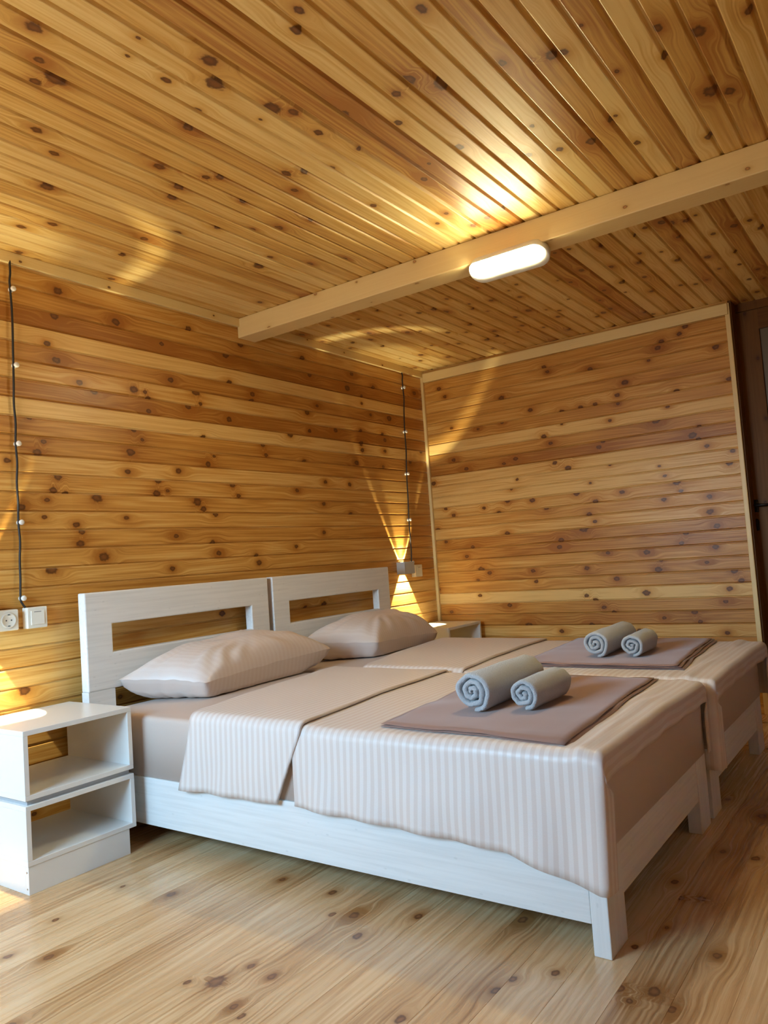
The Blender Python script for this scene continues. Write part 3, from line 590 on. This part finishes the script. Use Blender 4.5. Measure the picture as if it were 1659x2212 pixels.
# ================================================================== NIGHTSTANDS
def nightstand(x0, x1, yf, yb, label, k=1.0):
    r = empty('nightstand', ((x0 + x1) / 2, (yf + yb) / 2, 0), label, 'nightstand'); rel = ((x0 + x1) / 2, (yf + yb) / 2, 0); t = .016
    for nm, a, b_ in (('lower_box', .086 * k, .270 * k), ('upper_box', .286 * k, .502 * k)):
        bm = bmesh.new()
        add_box(bm, x0, x1, yf, yb, b_ - t, b_, .0012); add_box(bm, x0, x1, yf, yb, a, a + t, .0012)
        add_box(bm, x0, x0 + t, yf, yb, a + t, b_ - t, .0006); add_box(bm, x1 - t, x1, yf, yb, a + t, b_ - t, .0006)
        from_bm(nm, bm, M_NS, r, False, rel)
    box('spacer', (x0 + .012, x1 - .012, yf + .012, yb, .270 * k, .286 * k), M_GAP, r, 0, rel)
    box('plinth', [(x0 + .002, x1 - .028, yf + .002, yf + .020, 0, .086 * k), (x0 + .002, x0 + .020, yf + .020, yb, 0, .086 * k), (x1 - .046, x1 - .028, yf + .020, yb, 0, .086 * k)], M_NS, r, .0008, rel)
    for z in (.018, .068):
        bm = bmesh.new(); c = bmesh.ops.create_cone(bm, cap_ends=True, segments=10, radius1=.0028, radius2=.0028, depth=.0015)
        for v in c['verts']: v.co = Vector((x0 + .0015 + v.co.z, yf + .011 + v.co.y, z * k + v.co.x))
        from_bm('screw', bm, M_STEEL, r, False, rel)
    return r
nightstand(-3.167, -2.768, -.400, -.022, 'white two-tier open nightstand beside the near bed, left edge of the photo')
nightstand(-.470, -.062, -.350, -.022, 'white open nightstand in the corner, mostly hidden behind the far bed', 1.03)

# ================================================================== WALL WIRING
def knob(x, z, label, group):
    bm = bmesh.new()
    lathe_y(bm, x, 0, z, [(0.0, .0095), (.006, .0100), (.0095, .0075), (.0125, .0062), (.016, .0075), (.019, .0100), (.0245, .0102), (.0275, .0080), (.0285, .0035)])
    o = from_bm('cable_insulator', bm, M_PORC, None, True)
    me = o.data; c = Vector((x, 0, z)); me.transform(Matrix.Translation(-c)); o.location = c
    return tag(o, label, 'insulator', group)
ORD = ['topmost, just below the ceiling trim', 'second from the top', 'third from the top', 'second from the bottom', 'lowest, just above the switch box']
def cable(xs, zs, z_top, z_bot, x_bot, side, lab, seed):
    pts = []; rg = random.Random(seed)
    pts.append((xs[0] + .002, -.010, z_top)); zz = z_top
    for i, (x, z) in enumerate(zip(xs, zs)):
        a = Vector(pts[-1]); b_ = Vector((x + .0085 * side, -.0125, z))
        for q in (.25, .5, .75):
            m = a.lerp(b_, q); pts.append((m.x + rg.uniform(-.0035, .0035), -.014 + rg.uniform(-.002, .002), m.z))
        pts.append(tuple(b_))
    pts += [(xs[-1] + .004, -.014, zs[-1] - .02), (x_bot, -.016, z_bot)]
    cu = []
    for i in range(len(pts) - 1):
        p0, p1, p2, p3 = [Vector(pts[max(0, min(len(pts) - 1, i + k))]) for k in (-1, 0, 1, 2)]
        for q in range(4):
            t = q / 4; cu.append(.5 * ((2 * p1) + (p2 - p0) * t + (2 * p0 - 5 * p1 + 4 * p2 - p3) * t * t + (3 * p1 - p0 - 3 * p2 + p3) * t ** 3))
    cu.append(Vector(pts[-1])); bm = bmesh.new(); add_tube(bm, [tuple(p) for p in cu], .0042, 8)
    return tag(from_bm('power_cable', bm, M_CABLE, None, True), lab, 'cable')
zsL = (2.085, 1.790, 1.490, 1.193, .911)
xsL = [-2.922, -2.922, -2.926, -2.928, -2.932]
for x, z, o_ in zip(xsL, zsL, ORD): knob(x, z, 'white porcelain cable knob on the left cable, ' + o_, 'porcelain knobs of the left cable')
cable([x - .006 for x in xsL], zsL, 2.205, .876, -2.925, -.2, 'black braided cable running down the wall at the left edge to the switch box', 4)
zsR = (2.084, 1.786, 1.506, 1.203, .925)
xsR = [-.258, -.274, -.288, -.300, -.306]
for x, z, o_ in zip(xsR, zsR, ORD): knob(x, z, 'white porcelain cable knob on the corner cable, ' + o_, 'porcelain knobs of the corner cable')
cable([x - .002 for x in xsR], zsR, 2.185, .905, -.285, -.2, 'black braided cable running down the wall near the corner, above the far nightstand', 9)
def switch_box(cx, cz, lab):
    r = empty('light_switch', (cx, 0, cz), lab, 'light switch'); rel = (cx, 0, cz)
    bm = bmesh.new(); add_box(bm, cx - .039, cx + .039, -.036, -.0002, cz - .039, cz + .039, .003); from_bm('housing', bm, M_PLASTIC, r, False, rel)
    bm = bmesh.new(); add_box(bm, cx - .026, cx + .026, -.0395, -.036, cz - .026, cz + .026, .0014); from_bm('rocker', bm, M_PLASTIC, r, False, rel)
    bm = bmesh.new(); add_box(bm, cx - .015, cx + .013, -.0400, -.0390, cz + .0205, cz + .0222); from_bm('indicator_slot', bm, M_SLOT, r, False, rel)
    return r
def socket_box(cx, cz, lab):
    r = empty('power_socket', (cx, 0, cz), lab, 'power socket'); rel = (cx, 0, cz)
    bm = bmesh.new(); add_box(bm, cx - .038, cx + .038, -.034, -.0002, cz - .038, cz + .038, .005, 3); from_bm('housing', bm, M_PLASTIC, r, False, rel)
    bm = bmesh.new(); lathe_y(bm, cx, -.034, cz, [(0, .029), (.002, .029), (.002, .0255), (-.008, .022), (-.010, .0)] if False else [(0, .029), (.0022, .0285), (.0022, .0235), (.0006, .0215)], 28)
    from_bm('socket_well', bm, M_PLASTIC, r, True, rel)
    bm = bmesh.new()
    for dx in (-.0095, .0095): lathe_y(bm, cx + dx, -.0347, cz, [(0, .0028), (.0006, .0028)], 12)
    for dz in (-.020, .020): add_box(bm, cx - .004, cx + .004, -.0366, -.0352, cz + dz - .0015, cz + dz + .0015)
    from_bm('contact_holes', bm, M_SLOT, r, False, rel)
    return r
switch_box(-2.890, .836, 'cream plastic surface switch box left of the near headboard, below the cable')
socket_box(-2.999, .836, 'white round power socket box cut by the left edge of the photo')
switch_box(-.262, .868, 'small pale switch box beside the corner wall lamp')
# up-and-down wall sconces
def sconce(cx, cz, lab, shown):
    r = empty('wall_sconce', (cx, 0, cz), lab, 'wall lamp'); rel = (cx, 0, cz); t = .003
    x0, x1, y0, y1, z0, z1 = cx - .055, cx + .055, -.062, -.0002, cz - .038, cz + .038
    box('shade', [(x0, x1, y0, y0 + t, z0, z1), (x0, x0 + t, y0 + t, y1, z0, z1), (x1 - t, x1, y0 + t, y1, z0, z1), (x0 + t, x1 - t, y1 - t, y1, z0, z1)], M_GREYP, r, 0, rel)
    box('led_board', (cx - .05, cx + .05, -.010, -.005, cz - .020, cz + .020), glow('led_glow', SCONCE_COL, 3.0), r, 0, rel)
    for up in (1, -1):
        l = bpy.data.lights.new('sconce_beam', 'SPOT'); l.energy = SCONCE_W; l.color = SCONCE_COL; l.shadow_soft_size = .004
        l.spot_size = math.radians(62); l.spot_blend = .04
        l.use_nodes = True; t_ = l.node_tree; e = t_.nodes.get('Emission') or t_.nodes.new('ShaderNodeEmission')
        o_ = [q for q in t_.nodes if q.bl_idname == 'ShaderNodeOutputLight'] or [t_.nodes.new('ShaderNodeOutputLight')]
        t_.links.new(e.outputs[0], o_[0].inputs[0])
        tcn = t_.nodes.new('ShaderNodeTexCoord'); sp = t_.nodes.new('ShaderNodeSeparateXYZ'); t_.links.new(tcn.outputs['Normal'], sp.inputs[0])
        ab = t_.nodes.new('ShaderNodeMath'); ab.operation = 'ABSOLUTE'; t_.links.new(sp.outputs['Z'], ab.inputs[0])
        ac = t_.nodes.new('ShaderNodeMath'); ac.operation = 'ARCCOSINE'; t_.links.new(ab.outputs[0], ac.inputs[0])
        rm = t_.nodes.new('ShaderNodeValToRGB'); mp = t_.nodes.new('ShaderNodeMapRange'); mp.inputs[1].default_value = 0; mp.inputs[2].default_value = math.radians(32)
        t_.links.new(ac.outputs[0], mp.inputs[0]); t_.links.new(mp.outputs[0], rm.inputs[0]); el = rm.color_ramp.elements
        prof = [(0, .55), (.40, .50), (.55, .12), (.76, .10), (.83, .95), (.86, .95), (.92, .0)] if up > 0 else [(0, .9), (.85, .9), (.97, .9), (1.0, .0)]
        while len(el) < len(prof): el.new(.5)
        for q, (pp, vv) in zip(el, prof): q.position = pp; q.color = (vv, vv, vv, 1)
        t_.links.new(rm.outputs[0], e.inputs[1]); e.inputs[0].default_value = (1, 1, 1, 1)
        lo = bpy.data.objects.new('sconce_beam', l); COL.objects.link(lo); lo.parent = r; lo.location = (0, -.032, -.026 * up)
        lo.rotation_euler = (PI, 0, 0) if up > 0 else (0, 0, 0)
SCONCE_W = 60.0
sconce(-.410, .893, 'grey box wall lamp throwing light up and down beside the far headboard', True)
sconce(-3.150, .880, 'box wall lamp out of view above the near nightstand', False)

# ================================================================== BEAM LAMP
def stadium(bm, L, W, zs, seg=12):
    """stadium-shaped rings: zs = list of (z, shrink)"""
    rings = []
    for z, s in zs:
        ring = []; r = W / 2 - s; h = L / 2 - W / 2
        for k in range(seg + 1): a = PI * k / seg; ring.append(bm.verts.new((r * math.cos(a), h + r * math.sin(a), z)))
        for k in range(seg + 1): a = PI + PI * k / seg; ring.append(bm.verts.new((r * math.cos(a), -h + r * math.sin(a), z)))
        rings.append(ring)
    for A, B in zip(rings, rings[1:]):
        for k in range(len(A)): bm.faces.new((A[k], A[(k + 1) % len(A)], B[(k + 1) % len(A)], B[k]))
    bm.faces.new(rings[0]); bm.faces.new(rings[-1][::-1])
lp = empty('beam_lamp', (-1.702, -1.505, 2.112), 'lit white oblong LED lamp fixed under the ceiling beam', 'ceiling lamp')
bm = bmesh.new(); stadium(bm, .345, .112, [(.030, .030), (.022, .012), (.004, .002), (-.022, 0), (-.026, .004)]); from_bm('housing', bm, M_PLASTIC, lp, True)
hs = lp.children[0]
area = .33 * .09
bm = bmesh.new(); stadium(bm, .318, .072, [(-.025, .0), (-.034, .003), (-.038, .010), (-.040, .024)])
df = from_bm('diffuser', bm, glow('led_diffuser', LAMP_COL, 135.0), lp, True); df.location = (-.017, .004, 0)
lp.rotation_euler = (0, math.radians(34), 0)
